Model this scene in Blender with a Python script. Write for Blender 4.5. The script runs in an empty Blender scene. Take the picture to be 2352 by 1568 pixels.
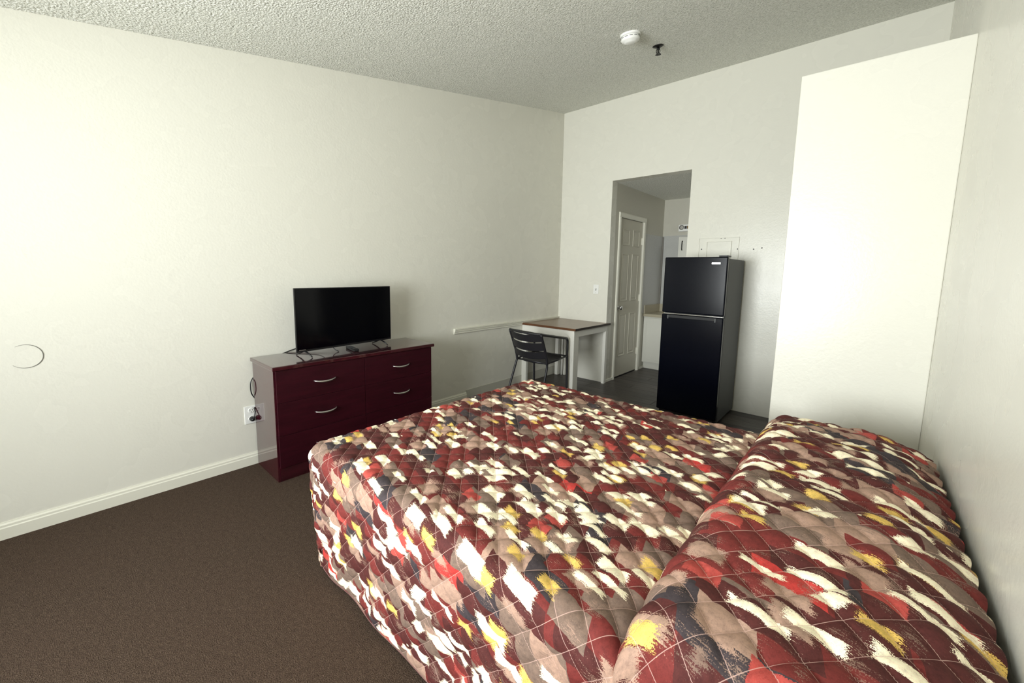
import bpy, bmesh, math, random
import numpy as np
from mathutils import Vector, Matrix
S = bpy.context.scene
C = S.collection
PI = math.pi
random.seed(7)

# ------------------------------------------------------------------ camera
CZ, CX, YAW, PITCH, ROLL, FPX, PPY = 1.3536, 3.0934, 0.7209, 0.1216, 0.0175, 932.89, 736.47
fw = Vector((-math.sin(YAW)*math.cos(PITCH), math.cos(YAW)*math.cos(PITCH), -math.sin(PITCH)))
rt = fw.cross(Vector((0, 0, 1))).normalized(); up = rt.cross(fw)
r2 = math.cos(ROLL)*rt + math.sin(ROLL)*up
u2 = math.cos(ROLL)*up - math.sin(ROLL)*rt
cam = bpy.data.cameras.new('camera'); co = bpy.data.objects.new('camera', cam); C.objects.link(co)
m = Matrix((r2, u2, -fw)).transposed().to_4x4(); m.translation = Vector((CX, 0, CZ)); co.matrix_world = m
cam.sensor_width = 36; cam.lens = FPX/2352*36; cam.shift_y = (PPY-784)/2352; cam.clip_start = .02
S.camera = co

# ------------------------------------------------------------------ world, light, exposure
w = bpy.data.worlds.new('sky'); S.world = w; w.use_nodes = True
w.node_tree.nodes['Background'].inputs[0].default_value = (.80, .90, 1.0, 1)
w.node_tree.nodes['Background'].inputs[1].default_value = 1.2
YN = -1.80                      # inner face of the window wall
WX0, WX1, WZ0, WZ1 = 0.80, 2.60, 0.60, 1.96
def area(name, loc, rot, sx, sy, power, col):
    l = bpy.data.lights.new(name, 'AREA'); l.shape = 'RECTANGLE'; l.size = sx; l.size_y = sy
    l.energy = power; l.color = col
    o = bpy.data.objects.new(name, l); C.objects.link(o); o.location = loc; o.rotation_euler = rot
    return o
sky_l = area('window_daylight', ((WX0+WX1)/2, YN-.06, (WZ0+WZ1)/2), (PI/2-.10, 0, 0), WX1-WX0-.06, WZ1-WZ0-.06, 56, (.955, .995, 1.0))
sky_l.data.spread = math.radians(116)
gr_l = area('window_ground_bounce', ((WX0+WX1)/2, YN-.07, (WZ0+WZ1)/2), (PI/2+.55, 0, 0), WX1-WX0-.06, WZ1-WZ0-.10, 40, (.97, 1.0, .965))
gr_l.data.spread = math.radians(112)
area('kitchen_fill_light', (2.55, 5.3, 2.36), (0, 0, 0), .5, .5, 6, (.93, .96, 1.0))  # added fill light, out of view, lifts the dim kitchen
vs = S.view_settings
S.display_settings.display_device = 'sRGB'
vs.view_transform = 'Standard'; vs.look = 'None'; vs.gamma = 1; vs.exposure = 0.30
try: vs.use_curve_mapping = False
except Exception: pass
S.cycles.use_denoising = True
S.cycles.max_bounces = 7; S.cycles.diffuse_bounces = 4; S.cycles.glossy_bounces = 3
S.cycles.use_adaptive_sampling = True; S.cycles.adaptive_threshold = .08
S.cycles.sample_clamp_indirect = 6

# ------------------------------------------------------------------ helpers
def srgb(r, g, b):
    f = lambda c: (c/255/12.92) if c/255 <= .04045 else ((c/255+.055)/1.055)**2.4
    return (f(r), f(g), f(b), 1)

def mat(name, col, rough=.5, metal=0, spec=.5, coat=0):
    M = bpy.data.materials.new(name); M.use_nodes = True
    p = M.node_tree.nodes['Principled BSDF']
    p.inputs['Base Color'].default_value = col; p.inputs['Roughness'].default_value = rough
    p.inputs['Metallic'].default_value = metal; p.inputs['Specular IOR Level'].default_value = spec
    p.inputs['Coat Weight'].default_value = coat
    return M

class NT:
    def __init__(s, M): s.t = M.node_tree; s.n = s.t.nodes; s.p = s.n['Principled BSDF']
    def new(s, typ, **k):
        n = s.n.new(typ)
        for a, b in k.items(): setattr(n, a, b)
        return n
    def put(s, inp, v):
        if isinstance(v, bpy.types.NodeSocket): s.t.links.new(v, inp)
        else: inp.default_value = v
    def m(s, op, a, b=0, c=0):
        n = s.new('ShaderNodeMath', operation=op)
        for i, v in enumerate((a, b, c)): s.put(n.inputs[i], v)
        return n.outputs[0]
    def mix(s, f, a, b, blend='MIX'):
        n = s.new('ShaderNodeMix', data_type='RGBA', blend_type=blend)
        s.put(n.inputs[0], f); s.put(n.inputs[6], a); s.put(n.inputs[7], b)
        return n.outputs[2]
    def noise(s, vec, scale, detail=2, rough=.5, out=0):
        n = s.new('ShaderNodeTexNoise'); s.put(n.inputs['Vector'], vec)
        n.inputs['Scale'].default_value = scale; n.inputs['Detail'].default_value = detail; n.inputs['Roughness'].default_value = rough
        return n.outputs[out]
    def ramp(s, f, stops, interp='LINEAR'):
        n = s.new('ShaderNodeValToRGB'); n.color_ramp.interpolation = interp
        e = n.color_ramp.elements
        while len(e) < len(stops): e.new(.5)
        for x, (p, c) in zip(e, stops): x.position = p; x.color = c if len(c) == 4 else (*c, 1)
        s.put(n.inputs[0], f); return n.outputs[0]
    def bump(s, h, strength, dist, normal=None):
        n = s.new('ShaderNodeBump'); n.inputs['Strength'].default_value = strength; n.inputs['Distance'].default_value = dist
        s.put(n.inputs['Height'], h)
        if normal is not None: s.put(n.inputs['Normal'], normal)
        return n.outputs[0]
    def obj(s): return s.new('ShaderNodeTexCoord').outputs['Object']
    def gen(s): return s.new('ShaderNodeNewGeometry').outputs['Position']

def wall_paint(name, col, rough=.42, spec=.4, bumpd=.0009, dirt=.015):
    M = mat(name, col, rough, 0, spec); N = NT(M); v = N.gen()
    big = N.noise(v, 1.3, 3)
    c = N.mix(N.m('MULTIPLY', big, dirt*2), col, tuple(x*.86 for x in col[:3])+(1,))
    N.put(N.p.inputs['Base Color'], c)
    h = N.m('ADD', N.noise(v, 70, 3, .55), N.m('MULTIPLY', N.noise(v, 22, 2), .8))
    N.put(N.p.inputs['Normal'], N.bump(h, .5, bumpd*3))
    N.put(N.p.inputs['Roughness'], N.m('ADD', N.m('MULTIPLY', N.noise(v, 4, 2), .12), rough-.06))
    return M

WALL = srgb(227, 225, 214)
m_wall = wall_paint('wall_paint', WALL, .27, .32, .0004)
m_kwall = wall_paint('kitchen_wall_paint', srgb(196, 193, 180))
m_gloss = wall_paint('glossy_wall_panel', srgb(186, 186, 182), .2, .5, .0012)
m_trim = mat('trim_paint', srgb(232, 230, 216), .3)
m_lowtrim = mat('grey_painted_base', srgb(196, 194, 182), .45)
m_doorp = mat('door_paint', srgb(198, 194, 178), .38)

# popcorn ceiling
m_ceil = mat('popcorn_ceiling', srgb(205, 205, 192), .9, 0, .15); N = NT(m_ceil); v = N.gen()
a = N.noise(v, 95, 3, .6); b = N.new('ShaderNodeTexVoronoi'); N.put(b.inputs['Vector'], v); b.inputs['Scale'].default_value = 85
h = N.m('ADD', N.m('MULTIPLY', a, 1.2), N.m('MULTIPLY', N.m('SUBTRACT', 1, b.outputs['Distance']), .6))
N.put(N.p.inputs['Normal'], N.bump(h, 1.0, .009))
N.put(N.p.inputs['Base Color'], N.ramp(a, [(.3, srgb(206, 207, 196)), (.6, srgb(250, 250, 242))]))

m_carpet = mat('brown_carpet', srgb(70, 58, 48), .95, 0, .1); N = NT(m_carpet); v = N.gen()
a = N.noise(v, 260, 2, .7); b = N.noise(v, 55, 3, .6); c = N.noise(v, 3, 2)
f = N.m('ADD', N.m('MULTIPLY', a, .8), N.m('MULTIPLY', b, .2))
col = N.ramp(f, [(.32, srgb(44, 36, 30)), (.5, srgb(80, 66, 55)), (.68, srgb(116, 100, 86))])
col = N.mix(N.m('MULTIPLY', c, .35), col, srgb(84, 66, 56))
N.put(N.p.inputs['Base Color'], col); N.put(N.p.inputs['Normal'], N.bump(f, 1, .01))

m_vinyl = mat('dark_vinyl_plank', srgb(62, 58, 55), .42, 0, .4); N = NT(m_vinyl); v = N.gen()
mp = N.new('ShaderNodeMapping'); N.put(mp.inputs[0], v); mp.inputs['Scale'].default_value = (1.5, 16, 1)
g = N.noise(mp.outputs[0], 2.2, 5, .65)
oi = N.new('ShaderNodeObjectInfo').outputs['Random']
g2 = N.m('ADD', g, N.m('MULTIPLY', N.m('SUBTRACT', oi, .5), .16))
N.put(N.p.inputs['Base Color'], N.ramp(g2, [(.3, srgb(44, 40, 39)), (.5, srgb(66, 60, 57)), (.72, srgb(92, 86, 80))]))
N.put(N.p.inputs['Normal'], N.bump(g, .25, .002))
m_sub = mat('vinyl_joint_dark', srgb(26, 24, 24), .8)

def wood(name, c0, c1, rough, scale=(2, 2, 14), coat=0):
    M = mat(name, c0, rough, 0, .5, coat); N = NT(M); v = N.obj()
    mp = N.new('ShaderNodeMapping'); N.put(mp.inputs[0], v); mp.inputs['Scale'].default_value = scale
    g = N.noise(mp.outputs[0], 3, 5, .6)
    N.put(N.p.inputs['Base Color'], N.ramp(g, [(.3, c0), (.7, c1)]))
    return M
m_cherry = wood('cherry_laminate', srgb(46, 9, 19), srgb(62, 14, 25), .12, (14, 1.5, 16), .8)
m_drawer = wood('cherry_drawer_front', srgb(40, 7, 16), srgb(55, 12, 23), .38, (14, 1.5, 16), 0)
m_drawer.node_tree.nodes['Principled BSDF'].inputs['Specular IOR Level'].default_value = .25
m_chtop = wood('cherry_laminate_top', srgb(50, 14, 22), srgb(64, 20, 28), .12, (14, 1.5, 4), .8)
m_desk = wood('brown_desk_laminate', srgb(112, 88, 66), srgb(136, 108, 84), .3, (2, 16, 4), .15)
m_edge = mat('desk_edge_band', srgb(98, 62, 36), .4)
m_wht = mat('white_plastic', srgb(240, 240, 236), .35)
m_slot = mat('dark_slot', srgb(28, 26, 26), .6)
m_steel = mat('brushed_nickel', srgb(205, 203, 200), .3, 1)
m_chrome = mat('chrome', srgb(225, 225, 225), .12, 1)
m_black = mat('black_plastic', srgb(14, 14, 17), .35)
m_screen = mat('tv_glass', srgb(2, 2, 6), .10, 0, .16)
m_blk = mat('black_powder_coat', srgb(30, 29, 33), .42)
m_fdoor = mat('black_fridge_door', srgb(4, 6, 16), .18, 0, .16, 0)
m_fside = mat('dark_grey_fridge_side', srgb(66, 68, 69), .5)
m_gasket = mat('dark_gasket', srgb(12, 12, 14), .6)
m_beige = mat('beige_counter', srgb(172, 164, 142), .35)
m_cab = mat('white_cabinet', srgb(214, 213, 203), .4)
m_rust = mat('black_iron', srgb(16, 15, 14), .5, .4)
m_amber = mat('amber_display', srgb(120, 92, 40), .4)
m_pencil = mat('grey_scuff', srgb(120, 118, 110), .6)
m_matt = mat('mattress_ticking', srgb(205, 200, 190), .9)
m_dark = mat('charcoal_fabric', srgb(48, 44, 42), .9)
m_wd = wallpaint_worn = wall_paint('worn_white_paint', srgb(232, 230, 221), .4, .4, .0012, .08)

class MB:
    def __init__(s): s.b = bmesh.new()
    def box(s, x0, x1, y0, y1, z0, z1, rz=0, c=None):
        v = []
        for z in (z0, z1):
            for x, y in ((x0, y0), (x1, y0), (x1, y1), (x0, y1)):
                p = Vector((x, y, z))
                v.append(s.b.verts.new(p))
        for f in ((3, 2, 1, 0), (4, 5, 6, 7), (0, 1, 5, 4), (1, 2, 6, 5), (2, 3, 7, 6), (3, 0, 4, 7)):
            s.b.faces.new([v[i] for i in f])
        return s
    def prism(s, pts, axis, a0, a1):
        def P(p, q):
            return {'x': (q, p[0], p[1]), 'y': (p[0], q, p[1]), 'z': (p[0], p[1], q)}[axis]
        A = [s.b.verts.new(P(p, a0)) for p in pts]; B_ = [s.b.verts.new(P(p, a1)) for p in pts]
        n = len(pts); s.b.faces.new(A); s.b.faces.new(B_[::-1])
        for i in range(n): s.b.faces.new((A[(i+1) % n], A[i], B_[i], B_[(i+1) % n]))
        return s
    def tube(s, pts, r, n=12, flat=1, cap=True):
        pts = [Vector(p) for p in pts]; R = r if isinstance(r, (list, tuple)) else [r]*len(pts)
        rings = []; T0 = (pts[1]-pts[0]).normalized()
        ref = Vector((0, 0, 1)) if abs(T0.z) < .9 else Vector((1, 0, 0))
        nrm = (ref - T0*ref.dot(T0)).normalized()
        for i, p in enumerate(pts):
            if i == 0: T = T0
            elif i == len(pts)-1: T = (pts[i]-pts[i-1]).normalized()
            else: T = ((pts[i+1]-p).normalized()+(p-pts[i-1]).normalized()).normalized()
            nrm = (nrm - T*nrm.dot(T)).normalized(); bn = T.cross(nrm)
            rings.append([s.b.verts.new(p+R[i]*(math.cos(2*PI*k/n)*nrm*flat+math.sin(2*PI*k/n)*bn)) for k in range(n)])
        for a, b in zip(rings, rings[1:]):
            for k in range(n): s.b.faces.new((a[k], a[(k+1) % n], b[(k+1) % n], b[k]))
        if cap: s.b.faces.new(rings[0][::-1]); s.b.faces.new(rings[-1])
        return s
    def lathe(s, prof, org=(0, 0, 0), ax=(0, 0, 1), n=32):
        ax = Vector(ax).normalized(); ref = Vector((1, 0, 0)) if abs(ax.x) < .9 else Vector((0, 1, 0))
        e1 = (ref-ax*ref.dot(ax)).normalized(); e2 = ax.cross(e1); o = Vector(org); rings = []
        for r, h in prof:
            if r < 1e-6: rings.append([s.b.verts.new(o+ax*h)])
            else: rings.append([s.b.verts.new(o+ax*h+r*(math.cos(2*PI*k/n)*e1+math.sin(2*PI*k/n)*e2)) for k in range(n)])
        for a, b in zip(rings, rings[1:]):
            for k in range(n):
                k2 = (k+1) % n
                if len(a) == 1 and len(b) == 1: continue
                if len(a) == 1: s.b.faces.new((a[0], b[k], b[k2]))
                elif len(b) == 1: s.b.faces.new((a[k], b[0], a[k2]))
                else: s.b.faces.new((a[k], b[k], b[k2], a[k2]))
        return s
    def build(s, name, M, parent=None, bevel=0, smooth=False, seg=2, **tags):
        bmesh.ops.recalc_face_normals(s.b, faces=s.b.faces)
        me = bpy.data.meshes.new(name); s.b.to_mesh(me); s.b.free()
        me.materials.append(M)
        o = bpy.data.objects.new(name, me); C.objects.link(o)
        if parent is not None:
            o.parent = parent; pw = Matrix.Identity(4); q = parent
            while q is not None: pw = Matrix.Translation(q.location) @ pw; q = q.parent
            me.transform(pw.inverted())
        if smooth:
            for p in me.polygons: p.use_smooth = True
        if bevel:
            bv = o.modifiers.new('bevel', 'BEVEL'); bv.width = bevel; bv.segments = seg; bv.limit_method = 'ANGLE'; bv.angle_limit = .7
        for k, v_ in tags.items(): o[k] = v_
        return o

def empty(name, loc, label, cat, group=None):
    o = bpy.data.objects.new(name, None); C.objects.link(o); o.location = loc; o.empty_display_size = .05
    o['label'] = label; o['category'] = cat
    if group: o['group'] = group
    return o
def struct(name, mb, M, parent=None, bevel=0, label=None):
    o = mb.build(name, M, parent, bevel)
    if parent is None:
        o['kind'] = 'structure'; o['category'] = 'room'
        o['label'] = label
    return o
def arc(c, r, a0, a1, n, e1=(1, 0, 0), e2=(0, 0, 1)):
    c = Vector(c); e1 = Vector(e1); e2 = Vector(e2)
    return [c+r*(math.cos(a0+(a1-a0)*i/n)*e1+math.sin(a0+(a1-a0)*i/n)*e2) for i in range(n+1)]

# ------------------------------------------------------------------ room shell
B, W, H0, SL = 4.4525, 3.352, 3.3286, -0.1825
OX0, OX1, OZ = 0.7123, 1.604, 2.422
PX, PY, PT = 2.6945, 2.8663, 2.459
KY = 6.06
hz = lambda y: H0+SL*(B-y)
YC = 2.806                           # carpet ends, vinyl starts
yo = YN-.14
struct('wall_left', MB().prism([(yo, -.08), (B+.12, -.08), (B+.12, hz(B+.12)+.1), (yo, hz(yo)+.1)], 'x', -.12, 0), m_wall,
       label='long plain off-white wall behind the dresser, left side of the room')
struct('wall_right', MB().prism([(yo, -.08), (KY+.12, -.08), (KY+.12, 2.55), (B+.12, 2.55), (B+.12, hz(B+.12)+.1), (yo, hz(yo)+.1)], 'x', W, W+.12), m_wall,
       label='off-white wall at the head of the bed, right edge of the picture')
wb = struct('wall_back', MB().prism([(0, -.08), (OX0, -.08), (OX0, OZ), (OX1, OZ), (OX1, -.08), (W, -.08), (W, hz(B)+.1), (0, hz(B)+.1)], 'y', B, B+.12), m_wall,
       label='off-white far wall with the tall doorless opening behind desk and fridge')
struct('wall_partition', MB().box(PX, W, PY, PY+.11, -.02, PT), m_wall, bevel=.004,
       label='bright freestanding partition wall beside the pillow end of the bed, not reaching the ceiling')
fr = MB()
fr.prism([(0, -.08), (W, -.08), (W, WZ0), (0, WZ0)], 'y', yo, YN)
fr.prism([(0, WZ1), (W, WZ1), (W, hz(YN)+.1), (0, hz(YN)+.1)], 'y', yo, YN)
fr.prism([(0, WZ0), (WX0, WZ0), (WX0, WZ1), (0, WZ1)], 'y', yo, YN)
fr.prism([(WX1, WZ0), (W, WZ0), (W, WZ1), (WX1, WZ1)], 'y', yo, YN)
struct('wall_near', fr, m_wall, label='off-white window wall behind the camera')
f = MB()
f.box(WX0, WX1, YN-.13, YN-.09, WZ0, WZ0+.05).box(WX0, WX1, YN-.13, YN-.09, WZ1-.05, WZ1)
f.box(WX0, WX0+.05, YN-.13, YN-.09, WZ0, WZ1).box(WX1-.05, WX1, YN-.13, YN-.09, WZ0, WZ1)
win = struct('window_1', f, m_trim, label='wide white-framed window behind the camera that lights the room')
struct('window_sill', MB().box(WX0-.04, WX1+.04, YN-.02, YN+.05, WZ0-.03, WZ0), m_trim, parent=win)
struct('ceiling', MB().prism([(yo, hz(yo)), (B+.12, hz(B+.12)), (B+.12, hz(B+.12)+.12), (yo, hz(yo)+.12)], 'x', -.12, W+.12), m_ceil,
       label='sloping grey-white popcorn ceiling over the bedroom')
fl = struct('floor', MB().box(-.12, W+.12, yo, YC, -.1, 0), m_carpet, label='brown low-pile carpet around the bed')
fv = struct('floor_vinyl', MB().box(-.12, W+.12, YC, KY+.12, -.1, -.006), m_sub, label='dark wood-look vinyl plank floor by the desk, fridge and kitchen')
# vinyl planks, one by one, running along x
rw = .152; y = YC+.001; ri = 0; meshes = {}
while y < KY:
    y1 = min(y+rw, KY); x = (0.0 if y < B else OX0); x0 = x
    xs = [x]; off = random.uniform(.25, 1.1); xs.append(x+off)
    while xs[-1]+1.2 < W: xs.append(xs[-1]+1.2)
    xs.append(W)
    for p, q in zip(xs, xs[1:]):
        if q-p < .02: continue
        MB().box(p+.0012, q-.0012, y+.0012, y1-.0012, -.006, 0).build('plank', m_vinyl, fv, bevel=.0012, seg=1)
    y = y1
# kitchen shell
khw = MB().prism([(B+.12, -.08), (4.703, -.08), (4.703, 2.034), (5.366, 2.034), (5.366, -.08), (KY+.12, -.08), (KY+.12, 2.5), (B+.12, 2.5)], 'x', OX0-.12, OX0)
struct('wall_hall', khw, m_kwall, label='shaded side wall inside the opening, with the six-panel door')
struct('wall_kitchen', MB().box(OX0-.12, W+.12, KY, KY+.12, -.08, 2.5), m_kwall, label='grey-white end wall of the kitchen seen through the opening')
struct('ceiling_kitchen', MB().box(OX0-.12, W+.12, B+.12, KY+.12, OZ, OZ+.1), m_ceil, label='low grey ceiling of the kitchen seen through the opening')
struct('wall_closet', MB().box(OX0-.7, OX0-.12, 4.6, 5.5, -.08, 2.1), m_slot, label='dark space behind the six-panel door')
# glossy wainscot sheets in the kitchen
struct('trim_1', MB().box(OX0, OX0+.005, 5.436, KY, .80, 1.895), m_gloss, label='glossy grey wall sheet between the panel door and the kitchen corner')
struct('trim_2', MB().box(OX0+.005, 1.6, KY-.005, KY, .80, 1.905), m_gloss, label='glossy grey wall sheet on the kitchen end wall')
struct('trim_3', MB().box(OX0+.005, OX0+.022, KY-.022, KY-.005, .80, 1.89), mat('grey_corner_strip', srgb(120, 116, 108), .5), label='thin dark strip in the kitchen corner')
# baseboards
def base_profile(h, t): return [(0, 0), (t, 0), (t, h*.68), (t*.75, h*.74), (t*.75, h*.86), (t*.35, h*.95), (t*.3, h), (0, h)]
o = MB().prism([(x, z) for x, z in base_profile(.084, .015)], 'y', YN, YC-.0); struct('baseboard_left', o, m_trim, label='white moulded baseboard along the carpet under the left wall')
struct('baseboard_low', MB().box(0, .006, YC, B-.03, 0, .105), m_lowtrim, label='flat grey-painted base strip along the left wall beside the desk')
struct('baseboard_right', MB().prism([(W-x, z) for x, z in base_profile(.084, .015)], 'y', YN, PY), m_trim, label='white moulded baseboard along the wall behind the bed head')
struct('baseboard_hall', MB().box(OX0, OX0+.012, B+.002, 4.655, 0, .03).box(OX0, OX0+.012, 5.45, 5.62, 0, .03), m_trim, label='thin quarter-round strip under the six-panel door wall')
# chair rail
cr = [(0, .716), (.010, .716), (.013, .722), (.011, .733), (.020, .738), (.022, .748), (.016, .752), (.026, .757), (.028, .768), (0, .771)]
struct('trim_4', MB().prism(cr, 'y', 2.638, B), m_trim, label='short white moulded chair rail between dresser and desk on the left wall')

# marks on the left wall: the pale round scuff
MB().tube(arc((0.0006, -.108, .895), .058, -2.4, 2.1, 40, (0, 1, 0), (0, 0, 1)),
          [.0004+.0016*math.sin(PI*i/40) for i in range(41)], 6).build('round_scuff_mark', m_pencil, bpy.data.objects['wall_left'], label='thin grey ring scuffed on the wall')

# painted-over panel above the fridge (part of the back wall)
pan = MB()
def ring(mb, x0, x1, z0, z1, t, y0, y1):
    mb.box(x0, x1, y0, y1, z1-t, z1).box(x0, x0+t, y0, y1, z0, z1-t).box(x1-t, x1, y0, y1, z0, z1-t).box(x0+t, x1-t, y0, y1, z0, z0+t)
ring(pan, 1.722, 2.096, 1.46, 1.722, .007, B-.007, B)
ring(pan, 1.80, 2.03, 1.46, 1.685, .006, B-.011, B-.002)
pan.box(1.80, 2.03, B-.003, B, 1.46, 1.685)
pan.build('access_panel', m_wall, wb, bevel=.001, label='painted-over access panel')
for (sx, sz) in ((1.752, 1.61), (2.085, 1.605), (2.222, 1.60), (2.29, 1.61), (1.93, 1.715), (1.965, 1.715)):
    MB().lathe([(0, .0035), (.005, .003), (.006, 0)], (sx, B, sz), (0, -1, 0), 10).build('screw_hole', m_slot, wb)

# ------------------------------------------------------------------ six-panel door
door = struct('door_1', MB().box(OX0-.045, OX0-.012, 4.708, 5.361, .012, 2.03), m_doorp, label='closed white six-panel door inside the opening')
def door_panel(y0, y1, z0, z1):
    b = MB(); xf = OX0-.012
    # sunk moulding with a raised field
    def loop(d, x): return [b.b.verts.new((x, yy, zz)) for yy, zz in ((y0+d, z0+d), (y1-d, z0+d), (y1-d, z1-d), (y0+d, z1-d))]
    L = [loop(0, xf+.0005), loop(.004, xf+.008), loop(.012, xf+.008), loop(.020, xf+.001), loop(.030, xf+.001), loop(.042, xf+.006)]
    for p, q in zip(L, L[1:]):
        for i in range(4): b.b.faces.new((p[i], p[(i+1) % 4], q[(i+1) % 4], q[i]))
    b.b.faces.new(L[-1])
    b.build('door_panel', m_doorp, door)
for (a, c) in ((4.80, 4.99), (5.085, 5.275)):
    for z0, z1 in ((.27, .83), (.99, 1.60), (1.70, 1.91)): door_panel(a, c, z0, z1)
kb = MB().lathe([(0, .055), (.016, .054), (.027, .045), (.028, .034), (.018, .022), (.010, .014), (.010, .006), (.030, .004), (.031, 0)], (OX0-.012, 4.775, .914), (1, 0, 0), 24)
kb.build('door_knob', m_chrome, door, smooth=True, label='shiny chrome round knob')
for z in (.28, 1.02, 1.78):
    MB().box(OX0-.012, OX0+.014, 5.352, 5.362, z-.045, z+.045).tube([(OX0+.016, 5.36, z-.048), (OX0+.016, 5.36, z+.048)], .008, 10).build('hinge', m_trim, door)
cas = MB()
for (a, c) in ((4.655, 4.703), (5.366, 5.428)):
    cas.prism([(OX0, a), (OX0+.012, a), (OX0+.018, a+.012), (OX0+.018, c-.012), (OX0+.010, c), (OX0, c)], 'z', 0, 2.034)
cas.prism([(OX0, 2.034), (OX0+.010, 2.034), (OX0+.018, 2.046), (OX0+.018, 2.082), (OX0+.012, 2.094), (OX0, 2.094)], 'y', 4.655, 5.428)
struct('door_casing', cas, m_trim, parent=door)
MB().box(OX0-.05, OX0-.012, 4.703, 5.366, 0, .012).build('threshold', m_slot, door)

# ------------------------------------------------------------------ bed (under the spread)
bed = empty('bed', (2.3, 1.45, 0), 'full-size bed under the quilted spread, pushed against the right wall', 'bed')
MB().box(1.40, 3.31, .80, 2.12, .335, .575).build('mattress', m_matt, bed, bevel=.04, seg=4)
MB().box(1.41, 3.31, .81, 2.11, .16, .332).build('box_spring', m_dark, bed, bevel=.015)
for x in (1.5, 3.2):
    for y in (.9, 2.03):
        MB().lathe([(0, 0), (.028, 0), (.028, .14), (.02, .16), (0, .16)], (x, y, 0), n=14).build('leg', m_blk, bed)

# ------------------------------------------------------------------ bedspread
def make_spread():
    X0, X1, Y0, Y1, ZT = 1.372, 3.336, .735, 2.165, .598    # flat top rectangle (before the edge roll)
    HEM = .018
    r = .055                                               # roll radius
    DROP = ZT-HEM
    Lmax = DROP + r*(PI/2-1)
    d = .0046
    us = np.arange(-Lmax, (X1-X0)+1e-6, d); vs_ = np.arange(-Lmax, (Y1-Y0)+Lmax+1e-6, d)
    U, V = np.meshgrid(us, vs_, indexing='ij')
    ox = np.minimum(U, 0); oy = np.where(V < 0, V, np.where(V > (Y1-Y0), V-(Y1-Y0), 0))
    L = np.maximum(np.abs(ox), np.abs(oy))
    nn = np.hypot(ox, oy); nn_ = np.where(nn < 1e-9, 1, nn)
    dx, dy = ox/nn_, oy/nn_
    ex = np.where(U < 0, 0, U)+X0; ey = np.clip(V, 0, Y1-Y0)+Y0
    th = np.minimum(L/r, PI/2); flat = np.maximum(L-r*PI/2, 0)
    out = r*np.sin(th)
    dz = r*(1-np.cos(th))+flat
    # hang: flare out and soft folds
    sm = lambda x: x*x*(3-2*x)
    k = sm(np.clip(flat/(DROP-r), 0, 1))
    ang = np.arctan2(dy, dx)
    peri = U*1.0+np.where(np.abs(ox) > 0, V, 0)*1.0
    corner = np.clip(np.minimum(np.abs(ox), np.abs(oy))/.25, 0, 1)
    fold = np.sin(peri*11+.6*np.sin(peri*3.1)+L*2.2)*.007+np.sin(peri*23+1.3+L*4)*.0025
    fold += corner*np.sin(ang*16+1)*.008 + .006*np.sin((U+L)*19+np.sin(U*5)*1.5)
    out = out+k*(-.030+fold*np.clip((Lmax-L)/.10, .45, 1)*1.2)
    X = ex+dx*out; Y = ey+dy*out; Z = ZT-dz
    # small hem scallop
    # pillow roll at the head
    px = X
    def bumpx(x):
        a = np.clip((x-2.785)/.10, 0, 1); rise = np.sqrt(np.clip(1-(1-a)**2, 0, 1))
        bb = np.clip((x-3.10)/.24, 0, 1); fall = 1-.55*bb**2.2
        return rise*fall
    yy = (Y-Y0)/(Y1-Y0)
    crown = .118+.028*np.sin(PI*np.clip(yy, 0, 1))-.012*np.exp(-((yy-.52)/.06)**2)
    edge = np.clip(1-dz/.30, 0, 1)
    pz = bumpx(px)*crown*sm(edge)
    Z = Z+pz-.014*np.exp(-((px-2.782)/.022)**2)*np.exp(-dz/.03)
    # head end tuck by the wall
    # pull pillow region outwards a little over the near side
    po = bumpx(px)*.02*np.clip(dz/.1, 0, 1)*np.clip(1-dz/.45, 0, 1)
    X = X+dx*po*0; Y = Y+dy*po
    # crumples along the pillow
    wr = bumpx(px)*(np.sin(X*38+Y*9+2*np.sin(Y*7))*.0022+np.sin(X*17-Y*21)*.0025)
    top = np.exp(-dz/.02)
    Z = Z+wr*top + top*(np.sin(X*5.1+Y*3)*.002+np.sin(X*2.3-Y*6+1)*.003)
    # bed sags slightly towards the edges
    # normals
    P = np.stack([X, Y, Z], -1)
    gu = np.gradient(P, axis=0); gv = np.gradient(P, axis=1)
    Nn = np.cross(gu, gv); Nn /= np.linalg.norm(Nn, axis=-1, keepdims=True)+1e-12
    # quilting relief
    q = .0615
    a = (U+V)/math.sqrt(2)/q; b = (U-V)/math.sqrt(2)/q
    puff = (np.abs(np.sin(PI*a))*np.abs(np.sin(PI*b)))**.42
    rs = np.random.RandomState(3)
    cell = rs.rand(400, 400)
    amp = .010*(.75+.5*cell[(np.floor(a).astype(int)) % 400, (np.floor(b).astype(int)) % 400])
    P = P+Nn*(puff*amp*np.clip((Lmax-L)/.03, 0, 1))[..., None]
    P[..., 2] = np.maximum(P[..., 2], .008)
    nu, nv = U.shape
    idx = np.arange(nu*nv).reshape(nu, nv)
    F = np.stack([idx[:-1, :-1], idx[1:, :-1], idx[1:, 1:], idx[:-1, 1:]], -1).reshape(-1, 4)
    # cut the square cloth corners' sliver faces: none (radial mapping keeps them)
    me = bpy.data.meshes.new('bedspread')
    me.vertices.add(nu*nv); me.vertices.foreach_set('co', P.reshape(-1).astype(np.float32))
    me.loops.add(F.size); me.loops.foreach_set('vertex_index', F.reshape(-1).astype(np.int32))
    me.polygons.add(len(F)); me.polygons.foreach_set('loop_start', (np.arange(len(F))*4).astype(np.int32))
    me.polygons.foreach_set('use_smooth', np.ones(len(F), dtype=bool))
    me.update(calc_edges=True)
    uv = me.uv_layers.new(name='cloth')
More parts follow.
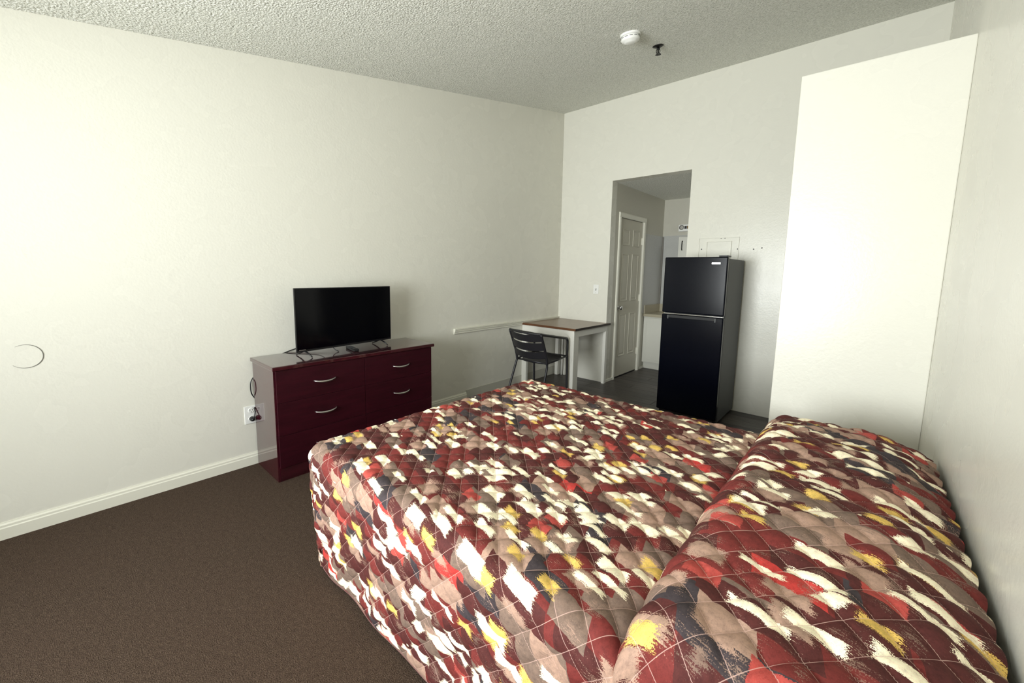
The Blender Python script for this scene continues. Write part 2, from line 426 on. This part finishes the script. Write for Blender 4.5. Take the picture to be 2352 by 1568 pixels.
    # in the folded corners the print follows the radial length
    UU = np.where(nn > L, ox*L/nn_, ox)+np.where(U < 0, 0, U); VV = np.where(nn > L, oy*L/nn_, oy)+np.clip(V, 0, Y1-Y0)
    UU = U; VV = V
    uvs = np.stack([UU.reshape(-1)[F.reshape(-1)], VV.reshape(-1)[F.reshape(-1)]], -1)
    uv.data.foreach_set('uv', uvs.reshape(-1).astype(np.float32))
    me.validate()
    o = bpy.data.objects.new('bedspread', me); C.objects.link(o)
    # hem binding
    hem = [Vector(P[i, 0]) for i in range(nu-1, -1, -2)]+[Vector(P[0, j]) for j in range(0, nv, 2)]+[Vector(P[i, -1]) for i in range(0, nu, 2)]
    hem = [p+Vector((0, 0, .002)) for p in hem]
    hb = MB().tube(hem, .0025, 8)
    return o, hb

def print_material():
    M = mat('brushstroke_print_quilt', srgb(120, 60, 60), .75, 0, .2); N = NT(M)
    uv = N.new('ShaderNodeUVMap', uv_map='cloth').outputs[0]
    # wobble
    wob = N.new('ShaderNodeTexNoise'); N.put(wob.inputs['Vector'], uv); wob.inputs['Scale'].default_value = 38; wob.inputs['Detail'].default_value = 4
    sub = N.new('ShaderNodeVectorMath', operation='SUBTRACT'); N.put(sub.inputs[0], wob.outputs[1]); sub.inputs[1].default_value = (.5, .5, .5)
    scl = N.new('ShaderNodeVectorMath', operation='SCALE'); N.put(scl.inputs[0], sub.outputs[0]); scl.inputs['Scale'].default_value = .0095
    add = N.new('ShaderNodeVectorMath', operation='ADD'); N.put(add.inputs[0], uv); N.put(add.inputs[1], scl.outputs[0])
    def frame(rot, shear):
        r_ = N.new('ShaderNodeVectorRotate', rotation_type='Z_AXIS'); N.put(r_.inputs['Vector'], add.outputs[0]); r_.inputs['Angle'].default_value = rot
        sp = N.new('ShaderNodeSeparateXYZ'); N.put(sp.inputs[0], r_.outputs[0])
        u = N.m('ADD', sp.outputs[0], N.m('MULTIPLY', sp.outputs[1], shear))
        return u, sp.outputs[1]
    def bricks(u, v, Lw, Hh, seed):
        vv = N.m('DIVIDE', v, Hh); row = N.m('FLOOR', vv)
        wn = N.new('ShaderNodeTexWhiteNoise', noise_dimensions='1D'); N.put(wn.inputs['W'], N.m('ADD', row, seed))
        uu = N.m('ADD', N.m('DIVIDE', u, Lw), N.m('MULTIPLY', wn.outputs[0], 7.3)); colm = N.m('FLOOR', uu)
        cb = N.new('ShaderNodeCombineXYZ'); N.put(cb.inputs[0], row); N.put(cb.inputs[1], colm); cb.inputs[2].default_value = seed*1.37
        w2 = N.new('ShaderNodeTexWhiteNoise', noise_dimensions='3D'); N.put(w2.inputs['Vector'], cb.outputs[0])
        sp = N.new('ShaderNodeSeparateColor'); N.put(sp.inputs[0], w2.outputs[1])
        return N.m('FRACT', uu), N.m('FRACT', vv), w2.outputs[0], sp.outputs[0], sp.outputs[1], sp.outputs[2]
    u, v = frame(.22, .45)
    # dry brush streaks run along the stroke
    cbs = N.new('ShaderNodeCombineXYZ'); N.put(cbs.inputs[0], N.m('MULTIPLY', u, 20)); N.put(cbs.inputs[1], N.m('MULTIPLY', v, 330))
    streak = N.noise(cbs.outputs[0], 1, 3, .65)
    fine = N.noise(uv, 420, 3, .7)
    tex = N.m('ADD', N.m('MULTIPLY', streak, .5), N.m('MULTIPLY', fine, .5))
    mar, dmar, char, taup, beige, red, cream, gold = [srgb(*c) for c in ((110, 46, 43), (80, 40, 38), (62, 55, 58), (118, 99, 88), (162, 133, 117), (182, 60, 56), (250, 240, 212), (218, 184, 100))]
    fu, fv, r0, r1, r2_, r3 = bricks(u, v, .135, .060, 1)
    basec = N.ramp(r0, [(0, mar), (.27, dmar), (.45, taup), (.61, char), (.75, beige), (.81, mar), (.965, red)], 'CONSTANT')
    fu2, fv2, a0, a1, a2, a3 = bricks(N.m('ADD', u, .03), N.m('ADD', v, .021), .110, .061, 5)
    c2 = N.ramp(a0, [(0, mar), (.24, char), (.40, taup), (.64, beige), (.72, dmar)], 'CONSTANT')
    col = N.mix(N.m('GREATER_THAN', a1, .58), basec, c2)
    # mottling: rubbed pigment shows taupe through
    rub = N.m('GREATER_THAN', N.m('ADD', tex, N.m('MULTIPLY', N.noise(uv, 14, 3), .75)), 1.0)
    col = N.mix(N.m('MULTIPLY', rub, .85), col, N.mix(r2_, taup, beige))
    def stroke(seed, Lw, Hh, prob, color, du, dv, margin, rough_, rotsh=(.20, .25)):
        u_, v_ = frame(*rotsh)
        f1, f2, q0, q1, q2, q3 = bricks(N.m('ADD', u_, du), N.m('ADD', v_, dv), Lw, Hh, seed)
        on = N.m('LESS_THAN', q0, prob)
        ln = N.m('ADD', .45, N.m('MULTIPLY', q1, .5)); wd = N.m('ADD', .38, N.m('MULTIPLY', q2, .58))
        eu = N.m('SUBTRACT', N.m('MULTIPLY', ln, .5), N.m('ABSOLUTE', N.m('SUBTRACT', f1, .5)))
        ev = N.m('SUBTRACT', N.m('MULTIPLY', wd, .5), N.m('ABSOLUTE', N.m('SUBTRACT', f2, .5)))
        e = N.m('MINIMUM', N.m('MULTIPLY', eu, 1.6), ev)
        e = N.m('ADD', e, N.m('MULTIPLY', N.m('SUBTRACT', tex, .5), rough_))
        inside = N.m('GREATER_THAN', e, margin)
        return N.m('MULTIPLY', on, inside)
    nc = lambda c0, k: N.mix(N.m('MULTIPLY', fine, k), c0, taup)
    col = N.mix(stroke(11, .15, .070, .085, red, .01, .02, .0, .25), col, nc(red, .5))
    col = N.mix(stroke(21, .16, .06, .22, beige, .05, .01, .02, .9), col, beige)
    col = N.mix(stroke(31, .13, .050, .15, gold, .02, .03, .05, 1.1), col, gold)
    col = N.mix(stroke(41, .165, .043, .36, cream, .07, .0, .0, .75), col, cream)
    col = N.mix(stroke(45, .10, .06, .15, cream, .02, .045, .03, .9, (.26, -.5)), col, cream)
    # thin brush lines
    col = N.mix(stroke(51, .14, .03, .06, cream, .0, .01, .32, .1), col, cream)
    # worn pigment: fine scratchy value changes
    mot = N.m('ADD', N.m('MULTIPLY', N.noise(uv, 75, 4, .7), .9), N.m('MULTIPLY', fine, .5))
    grey = N.ramp(mot, [(.42, (.62, .60, .60)), (.70, (1.12, 1.10, 1.08)), (.86, (1.35, 1.3, 1.25))])
    col = N.mix(.9, col, grey, 'MULTIPLY')
    # stitches
    sp = N.new('ShaderNodeSeparateXYZ'); N.put(sp.inputs[0], uv)
    q = .0615*math.sqrt(2)
    def line(s_):
        x = N.m('DIVIDE', N.m('ADD', sp.outputs[0], N.m('MULTIPLY', sp.outputs[1], s_)), q)
        fr_ = N.m('ABSOLUTE', N.m('SUBTRACT', N.m('FRACT', N.m('ADD', x, .5)), .5))
        return N.m('LESS_THAN', fr_, .0105)
    ln = N.m('MAXIMUM', line(1), line(-1))
    col = N.mix(N.m('MULTIPLY', ln, .6), col, srgb(214, 178, 166))
    N.put(N.p.inputs['Base Color'], col)
    wv = N.noise(uv, 900, 2, .6)
    N.put(N.p.inputs['Normal'], N.bump(wv, .15, .0006))
    N.p.inputs['Sheen Weight'].default_value = 0
    return M
m_print = print_material()
spread, hb = make_spread()
spread.data.materials.append(m_print)
spread['label'] = 'diamond-quilted bedspread in maroon, cream and taupe brushstroke print, pulled over the pillow end'
spread['category'] = 'bedspread'
hb.build('hem_binding', mat('maroon_binding', srgb(120, 84, 80), .8), spread, smooth=True)

# ------------------------------------------------------------------ dresser
DY0, DY1, DXF = .858, 2.046, .42
dr = empty('dresser', (.2, 1.45, 0), 'low dark cherry six-drawer dresser carrying the television', 'dresser')
MB().box(.022, .402, DY0, DY1, .0, .7235).build('body', m_cherry, dr, bevel=.002)
MB().box(.02, .432, DY0-.012, DY1+.016, .724, .750).build('top', m_chtop, dr, bevel=.004)
MB().box(.402, .410, DY0+.012, DY1-.008, .02, .088).build('plinth', m_cherry, dr)
rows = [(.094, .3015), (.3035, .5135), (.5155, .720)]
ym = 1.450
for ci, (a, c) in enumerate(((DY0+.010, ym-.0015), (ym+.0015, DY1-.006))):
    for (z0, z1) in rows:
        dw = MB().box(.405, DXF, a, c, z0, z1).build('drawer', m_drawer, dr, bevel=.0012)
        yc = (a+c)/2+.005; zc = (z0+z1)/2-.004
        pts = []; rad = []
        for i in range(17):
            t = i/16*2-1
            pts.append((DXF+.002+.024*(1-abs(t)**3), yc+t*.073, zc-.010*(1-t*t)+.007)); rad.append(.0035+.0045*(1-t*t))
        MB().tube(pts, rad, 10).build('handle', m_steel, dw, smooth=True, label='brushed nickel bow handle')

# ------------------------------------------------------------------ television
def tv():
    A = Vector((.245, 1.060, 0)); D_ = Vector((.172, 1.821, 0)); z0, z1 = .783, 1.216
    ex = (D_-A).normalized(); en = Vector((ex.y, -ex.x, 0))          # en: towards the room
    L = (D_-A).length
    t = empty('television', ((A+D_)/2+Vector((0, 0, .75))), 'black flat-screen television on the dresser', 'television')
    def P(a, d, z): p = A+ex*a+en*d; return (p.x, p.y, z)
    def slab(a0, a1, d0, d1, za, zb):
        mb = MB(); v = [mb.b.verts.new(P(a, d, z)) for z in (za, zb) for a, d in ((a0, d0), (a1, d0), (a1, d1), (a0, d1))]
        for f_ in ((3, 2, 1, 0), (4, 5, 6, 7), (0, 1, 5, 4), (1, 2, 6, 5), (2, 3, 7, 6), (3, 0, 4, 7)): mb.b.faces.new([v[i] for i in f_])
        return mb
    slab(0, L, -.014, 0, z0, z1).build('frame', m_black, t, bevel=.002)
    slab(.006, L-.006, 0, .0015, z0+.014, z1-.006).build('screen', m_screen, t, label='glossy black screen')
    slab(.10, L-.10, -.055, -.014, z0+.03, z0+.30).build('rear_housing', m_black, t, bevel=.012)
    for a in (.055, L-.10):
        for s_ in (1, -1):
            p0 = Vector(P(a, -.008, z0+.008)); pm = Vector(P(a+.004, .012*s_-.006, z0-.004)); p1 = Vector(P(a+(.01 if s_ > 0 else -.012), .085*s_-.01, .7545))
            if s_ > 0: pm = Vector(P(a+.004, .05, .772))
            else: pm = Vector(P(a-.002, -.05, .772))
            MB().tube([p0, pm, p1], [.0065, .005, .004], 8).build('foot', m_black, t, smooth=True)
    a = .27
    MB().tube([P(a, -.03, z0+.02), P(a+.002, -.02, z0-.005), P(a+.008, .0, .762), P(a+.02, .02, .7535)], .003, 8).build('cable', m_black, t, smooth=True)
    MB().box(*[0, 1, 0, 1, 0, 1]).b.free()
    slab(.015, .06, .002, .0028, z0+.012, z0+.016).build('logo_strip', m_steel, t)
tv()

# remote control on the dresser, a small tangle of black cable beside it
rc = empty('remote_control', (.235, 1.455, .75), 'small black remote control lying on the dresser below the screen', 'remote')
b_ = MB(); ang = math.radians(-8)
c0 = Vector((.235, 1.455, 0)); e1 = Vector((math.cos(ang), math.sin(ang), 0)); e2 = Vector((-e1.y, e1.x, 0))
def rbox(mb, c, hx, hy, z0, z1):
    v = [mb.b.verts.new((*(c+e1*x+e2*y).xy, z)) for z in (z0, z1) for x, y in ((-hx, -hy), (hx, -hy), (hx, hy), (-hx, hy))]
    for f_ in ((3, 2, 1, 0), (4, 5, 6, 7), (0, 1, 5, 4), (1, 2, 6, 5), (2, 3, 7, 6), (3, 0, 4, 7)): mb.b.faces.new([v[i] for i in f_])
rbox(b_, c0, .085, .021, .7505, .769); b_.build('case', m_black, rc, bevel=.005)
for i in range(6):
    for j in (-1, 0, 1):
        bb = MB(); rbox(bb, c0+e1*(-.06+.022*i)+e2*(j*.011), .005, .0035, .769, .7705); bb.build('button', mat('grey_button', srgb(120, 120, 125), .5) if i+j == -1 else (m_steel if i == 5 else m_fside), rc)

# power cord and wall outlet
ol = empty('outlet', (0, .838, .352), 'white duplex wall outlet left of the dresser', 'outlet')
MB().box(0, .006, .798, .878, .290, .414).build('plate', m_wht, ol, bevel=.003)
for z in (.383, .324):
    rcp = MB().lathe([(0, .0095), (.0165, .0095), (.0175, .008), (.0175, .004)], (0, .838, z), (1, 0, 0), 20).build('socket', m_wht, ol)
    for dy_, h_ in ((-.007, .006), (.007, .005)):
        MB().box(.0094, .0100, .838+dy_-.0012, .838+dy_+.0012, z-h_+.003, z+h_+.003).build('slot', m_slot, rcp)
    MB().lathe([(0, .0101), (.0028, .0101), (.0028, .009)], (0, .838, z-.010), (1, 0, 0), 10).build('slot', m_slot, rcp)
pc = empty('power_cord', (.02, .84, .324), 'black power cord plugged into the outlet and looping behind the dresser', 'cord')
MB().lathe([(0, .038), (.007, .038), (.012, .030), (.015, .018), (.016, 0), (0, 0)], (.0105, .838, .326), (1, 0, 0), 16).build('plug', m_black, pc, smooth=True)
def bez(P_, n=24):
    out = []
    for i in range(len(P_)-1):
        p0 = Vector(P_[max(i-1, 0)]); p1 = Vector(P_[i]); p2 = Vector(P_[i+1]); p3 = Vector(P_[min(i+2, len(P_)-1)])
        for k in range(n):
            t = k/n
            out.append(.5*((2*p1)+(-p0+p2)*t+(2*p0-5*p1+4*p2-p3)*t*t+(-p0+3*p1-3*p2+p3)*t**3))
    out.append(Vector(P_[-1])); return out
MB().tube(bez([(.044, .838, .328), (.052, .842, .345), (.040, .853, .385), (.018, .856, .400), (.010, .870, .385), (.010, .89, .42), (.010, .866, .46), (.012, .846, .50), (.012, .842, .545), (.011, .850, .59), (.010, .89, .64), (.010, .95, .70), (.010, 1.1, .76), (.02, 1.3, .80), (.08, 1.35, .85)], 10), .0034, 8).build('cable', m_black, pc, smooth=True)

# ------------------------------------------------------------------ built-in desk
dk = empty('corner_desk', (.37, 4.07, 0), 'built-in corner desk with brown top and white painted legs', 'desk')
ZD = .747
tp = MB().box(0.001, .752, 3.697, B-.001, ZD-.022, ZD).build('desktop', m_desk, dk, bevel=.002)
MB().box(0.001, .757, 3.692, 3.697, ZD-.024, ZD+.0005).build('edge_band', m_edge, tp)
MB().box(.752, .757, 3.697, B+.03, ZD-.024, ZD+.0005).build('edge_band', mat('dark_edge_band', srgb(46, 32, 26), .4), tp)
for nm, bx in (('apron', (.03, .735, 3.708, 3.728, .645, ZD-.024)), ('apron', (.715, .735, 3.728, B-.002, .650, ZD-.024)),
               ('leg', (.002, .072, 3.706, 3.742, 0, ZD-.024)), ('leg', (.658, .736, 3.704, 3.708, 0, ZD-.024)),
               ('leg', (.660, .736, 3.742, 3.79, 0, .650)), ('leg', (.700, .738, B-.05, B-.002, 0, .650)),
               ('leg', (.03, .075, B-.09, B-.03, 0, ZD-.024)), ('ledger', (.02, .70, B-.022, B-.002, .66, ZD-.024))):
    if bx == (.658, .736, 3.704, 3.708, 0, ZD-.024): bx = (.656, .737, 3.703, 3.742, 0, ZD-.0245)
    if bx == (.660, .736, 3.742, 3.79, 0, .650): bx = (.700, .7365, 3.742, 3.80, 0, .6495)
    MB().box(*bx).build(nm, m_wd, dk, bevel=.002)
MB().tube([(.11, B-.04, 0.0), (.11, B-.04, .66)], .014, 12).build('pipe', m_wd, dk, smooth=True)
MB().box(.13, .15, B-.03, B-.003, 0, .66).build('rail', m_wd, dk)

# ------------------------------------------------------------------ chair
ch = empty('metal_armchair', (.53, 3.4, 0), 'black metal armchair with a curved three-slat back at the corner desk', 'chair')
RL, RR, FL, FR = Vector((.385, 3.175, .45)), Vector((.765, 3.185, .45)), Vector((.275, 3.60, .45)), Vector((.688, 3.655, .45))
TL, TR = Vector((.365, 3.075, .765)), Vector((.765, 3.075, .752))
rr = .0115
def leg_tube(pts, nm, r=rr): return MB().tube(bez(pts, 8), r, 12).build(nm, m_blk, ch, smooth=True)
leg_tube([RL, RL+Vector((-.01, -.03, -.1)), Vector((.345, 3.04, .0))], 'leg')
leg_tube([RR, RR+Vector((-.002, -.01, -.1)), Vector((.735, 3.10, .0))], 'leg')
# arms run from the back post forward and turn down into the front legs
def arm(T_, F_, zt):
    p = [T_, T_+(F_-T_)*.5+Vector((0, 0, .0))]
    top = Vector((F_.x, F_.y, zt)); mid = (T_+top)/2
    return [T_, mid, top+(T_-top).normalized()*.045, top+(T_-top).normalized()*.012+Vector((0, 0, -.008)), top+Vector((0, 0, -.045)), Vector((F_.x, F_.y, .45)), Vector((F_.x+.003, F_.y+.01, 0))]
leg_tube(arm(TR, FR, .640), 'arm', .0125)
leg_tube(arm(TL, FL, .655), 'arm')
for a, b in ((RL, TL), (RR, TR)):
    leg_tube([a+Vector((0, 0, -.01)), a+(b-a)*.3+Vector((0, .012, 0)), b], 'back_post', .013)
MB().tube(bez([TL, (TL+TR)/2+Vector((0, -.04, .0)), TR], 10), .011, 10).build('top_rail', m_blk, ch, smooth=True)
def slat(f0, f1):
    mb = MB(); n = 14; rows_ = []
    for k, f_ in enumerate((f0, f1)):
        row = []
        for i in range(n+1):
            t = i/n; a = RL+(TL-RL)*f_; c = RR+(TR-RR)*f_
            p = a+(c-a)*t; bow = 4*t*(1-t)*.055; row.append((p+Vector((0, -bow, -4*t*(1-t)*.016))))
        rows_.append(row)
    th = Vector((0, .006, 0))
    A = [[mb.b.verts.new(p) for p in r_] for r_ in rows_]; D_ = [[mb.b.verts.new(p+th) for p in r_] for r_ in rows_]
    for i in range(n):
        mb.b.faces.new((A[0][i], A[0][i+1], A[1][i+1], A[1][i])); mb.b.faces.new((D_[0][i+1], D_[0][i], D_[1][i], D_[1][i+1]))
        mb.b.faces.new((A[0][i+1], A[0][i], D_[0][i], D_[0][i+1])); mb.b.faces.new((A[1][i], A[1][i+1], D_[1][i+1], D_[1][i]))
    for i in (0, n): mb.b.faces.new((A[0][i], A[1][i], D_[1][i], D_[0][i]))
    mb.build('slat', m_blk, ch, smooth=False)
slat(.77, 1.0); slat(.46, .72); slat(.18, .41)
# seat: dished metal pan with rounded outline
sb = MB(); n = 28; cc = (RL+RR+FL+FR)/4; rings = []
def outline(t, s_):
    # rounded quad by superellipse
    c_, sn = math.cos(t), math.sin(t); e = .55
    a = math.copysign(abs(c_)**e, c_); b = math.copysign(abs(sn)**e, sn)
    u_, v_ = (a*s_+1)/2, (b*s_+1)/2
    return RL*(1-u_)*(1-v_)+RR*u_*(1-v_)+FL*(1-u_)*v_+FR*u_*v_
prof = [(.02, -.012), (.4, -.010), (.7, -.004), (.86, .003), (.93, .002), (.95, -.012), (.93, -.020), (.7, -.014), (.02, -.020)]
for s_, dz_ in prof:
    rings.append([sb.b.verts.new(outline(2*PI*k/n, s_)+Vector((0, 0, dz_))) for k in range(n)])
for a, b in zip(rings, rings[1:]):
    for k in range(n): sb.b.faces.new((a[k], a[(k+1) % n], b[(k+1) % n], b[k]))
sb.b.faces.new(rings[0]); sb.b.faces.new(rings[-1])
sb.build('seat', m_blk, ch, smooth=True)
MB().tube([RL, RR], .009, 10).tube([FL, FR], .009, 10).tube([RL, FL], .009, 10).tube([RR, FR], .009, 10).build('seat_frame', m_blk, ch, smooth=True)

# ------------------------------------------------------------------ refrigerator
FX0, FX1, FY = 1.634, 2.168, 3.801
rf = empty('refrigerator', ((FX0+FX1)/2, 4.1, 0), 'black two-door top-freezer refrigerator in front of the far wall', 'refrigerator')
MB().box(FX0+.003, FX1-.003, FY+.062, B-.045, .03, 1.492).build('cabinet', m_fside, rf, bevel=.004, label='dark grey textured side')
up_ = MB().box(FX0, FX1, FY, FY+.052, .998, 1.506).build('freezer_door', m_fdoor, rf, bevel=.010, seg=4)
lo = MB().box(FX0, FX1, FY, FY+.052, .062, .982).build('lower_door', m_fdoor, rf, bevel=.010, seg=4)
MB().box(FX0+.012, FX1-.012, FY+.050, FY+.064, 1.004, 1.50).build('gasket', m_gasket, up_)
MB().box(FX0+.012, FX1-.012, FY+.050, FY+.064, .07, .976).build('gasket', m_gasket, lo)
MB().box(FX0+.02, FX1-.004, FY-.004, FY+.03, .984, .993).build('trim_strip', m_chrome, rf, bevel=.002)
MB().box(FX0+.05, FX1-.055, FY-.002, FY+.02, .950, .978).build('pocket_handle', m_gasket, lo, bevel=.003)
for x in (FX0+.06, FX1-.065): MB().box(x-.005, x+.005, FY-.004, FY+.01, .940, .972).build('handle_bracket', m_fside, lo)
MB().box(2.041, 2.112, FY-.0015, FY+.002, 1.442, 1.459).build('badge', m_steel, up_, bevel=.001, label='small silver badge')
MB().box(FX1-.075, FX1-.005, FY+.005, FY+.12, 1.506, 1.519).build('hinge_cover', m_black, rf, bevel=.003)
MB().box(FX0+.02, FX1-.02, FY+.03, FY+.06, .012, .058).build('kick_grille', m_black, rf)
for x in (FX0+.05, FX1-.05):
    for y in (FY+.10, B-.10):
        MB().lathe([(0, 0), (.018, 0), (.018, .015), (.008, .02), (.008, .032), (0, .032)], (x, y, 0), n=12).build('foot', m_black, rf)

# ------------------------------------------------------------------ kitchen units
bc = empty('base_cabinet', (1.3, 5.8, 0), 'white kitchen base cabinet behind the fridge, beside the six-panel door', 'cabinet')
MB().prism([(5.60, 0), (KY-.001, 0), (KY-.001, .752), (5.545, .752), (5.545, .095), (5.60, .095)], 'x', OX0+.001, 2.2).build('carcass', m_cab, bc)
for x0 in (.722, 1.21, 1.70):
    d_ = MB().box(x0, x0+.475, 5.528, 5.545, .105, .735).build('door', m_cab, bc, bevel=.004)
    g_ = MB(); ring(g_, x0+.04, x0+.435, .15, .69, .006, 5.525, 5.528); g_.build('moulding', m_cab, d_)
ct = MB().box(OX0+.006, 2.22, 5.505, KY-.006, .753, .792).build('countertop', m_beige, bevel=.004, label='beige laminate countertop on the white base cabinet in the kitchen', category='countertop')
MB().box(OX0+.006, OX0+.022, 5.515, KY-.006, .792, .908).build('side_splash', m_beige, ct, bevel=.002)
MB().box(OX0+.022, 2.22, KY-.022, KY-.006, .792, .908).build('back_splash', m_beige, ct, bevel=.002)
wc = empty('wall_cabinet', (1.4, 5.9, 1.3), 'white wall cabinet with a dark vertical handle, above the fridge in the opening', 'cabinet')
MB().box(1.045, 2.0, 5.79, KY-.006, 1.30, 1.862).build('carcass', m_cab, wc, bevel=.002)
for x0 in (1.048, 1.53):
    d_ = MB().box(x0, x0+.468, 5.772, 5.789, 1.305, 1.858).build('door', m_cab, wc, bevel=.003)
    hx = x0+.055
    MB().tube(bez([(hx, 5.772, 1.80), (hx, 5.745, 1.79), (hx, 5.745, 1.69), (hx, 5.772, 1.68)], 8), .005, 8).build('handle', m_slot, d_, smooth=True, label='dark bow handle')
al = empty('wall_alarm', (1.02, KY, 2.0), 'small white alarm box with round grille on the kitchen end wall', 'alarm')
MB().box(.945, 1.145, KY-.045, KY-.001, 1.955, 2.055).build('case', m_wht, al, bevel=.012, seg=3)
MB().lathe([(0, .006), (.022, .006), (.026, 0), (.034, 0), (.034, .004), (.030, .006)], (.992, KY-.045, 2.012), (0, -1, 0), 24).build('grille', mat('pale_grille', srgb(176, 174, 166), .5), al)
MB().box(1.032, 1.062, KY-.048, KY-.044, 1.992, 2.028).build('display', m_slot, al)
MB().box(1.066, 1.092, KY-.048, KY-.044, 1.992, 2.030).build('display', m_amber, al, label='amber square')

# ------------------------------------------------------------------ light switch, ceiling fixtures
sw = empty('light_switch', (.552, B, 1.148), 'white light switch on the wall left of the opening', 'switch')
MB().box(.516, .588, B-.006, B, 1.092, 1.206).build('plate', m_wht, sw, bevel=.003)
MB().box(.546, .558, B-.009, B-.006, 1.136, 1.162).build('toggle_frame', m_fside, sw)
MB().prism([(B-.008, 1.142), (B-.018, 1.156), (B-.016, 1.162), (B-.006, 1.156)], 'x', .5475, .5565).build('toggle', m_wht, sw)
for z in (1.109, 1.189): MB().lathe([(0, .0075), (.0035, .007), (.004, .006)], (.552, B, z), (0, -1, 0), 10).build('screw', m_steel, sw)
nz = Vector((0, -SL, -1)).normalized(); nz = Vector((0, math.sin(math.atan(-SL)), -math.cos(math.atan(-SL))))
nz = Vector((0, -SL*-1, -1)); nz = Vector((0, -SL, -1)).normalized()
sd = empty('smoke_detector', (1.64, 2.875, hz(2.875)), 'round white smoke detector on the sloping ceiling', 'smoke detector')
cdn = Vector((0, -SL, -1)).normalized()
# ceiling plane z = H0+SL*(B-y) so its normal into the room is (0, -SL, -1)*-? checked below
cdn = Vector((0, -SL, -1)); cdn = Vector((0, hz(1)-hz(0), -1)).normalized()
o_ = (1.64, 2.875, hz(2.875)+.002)
MB().lathe([(0, 0), (.070, 0), (.070, .012), (.066, .016)], o_, cdn, 40).build('base', m_wht, sd, smooth=False)
MB().lathe([(.060, .012), (.064, .018), (.065, .036), (.060, .046), (.046, .050), (.044, .054), (.030, .060), (0, .061)], o_, cdn, 40).build('cover', m_wht, sd, smooth=True)
e1_ = Vector((1, 0, 0)); e2_ = cdn.cross(e1_)
for k in range(12):
    a = 2*PI*k/12; c_ = Vector(o_)+cdn*.026
    MB().tube([c_+.0648*(math.cos(a+t)*e1_+math.sin(a+t)*e2_) for t in (-.17, -.085, 0, .085, .17)], .0018, 6).build('vent_slot', m_fside, sd)
sk = empty('sprinkler_head', (1.673, 3.285, hz(3.285)), 'small black fire sprinkler head on the ceiling beyond the smoke detector', 'sprinkler')
o_ = Vector((1.673, 3.285, hz(3.285)+.001))
MB().lathe([(0, 0), (.040, 0), (.042, .004), (.030, .010), (.014, .013), (0, .013)], o_, cdn, 28).build('escutcheon', m_rust, sk, smooth=True)
MB().lathe([(0, .012), (.011, .012), (.012, .024), (.006, .030), (.005, .052), (0, .052)], o_, cdn, 16).build('body', m_rust, sk, smooth=True)
for s_ in (1, -1):
    MB().tube([o_+cdn*.022+e1_*s_*.010, o_+cdn*.040+e1_*s_*.015, o_+cdn*.060+e1_*s_*.005], .003, 8).build('frame_arm', m_rust, sk, smooth=True)
MB().lathe([(0, .060), (.021, .060), (.022, .064), (0, .066)], o_, cdn, 20).build('deflector', m_rust, sk)
lp = empty('added_kitchen_lamp', (2.55, 5.3, OZ), 'square white ceiling lamp added to brighten the kitchen, unseen beyond the far wall', 'lamp')  # invented fixture to carry the added kitchen fill light, never in view
MB().box(2.28, 2.82, 5.03, 5.57, OZ-.05, OZ).build('housing', m_wht, lp, bevel=.006)
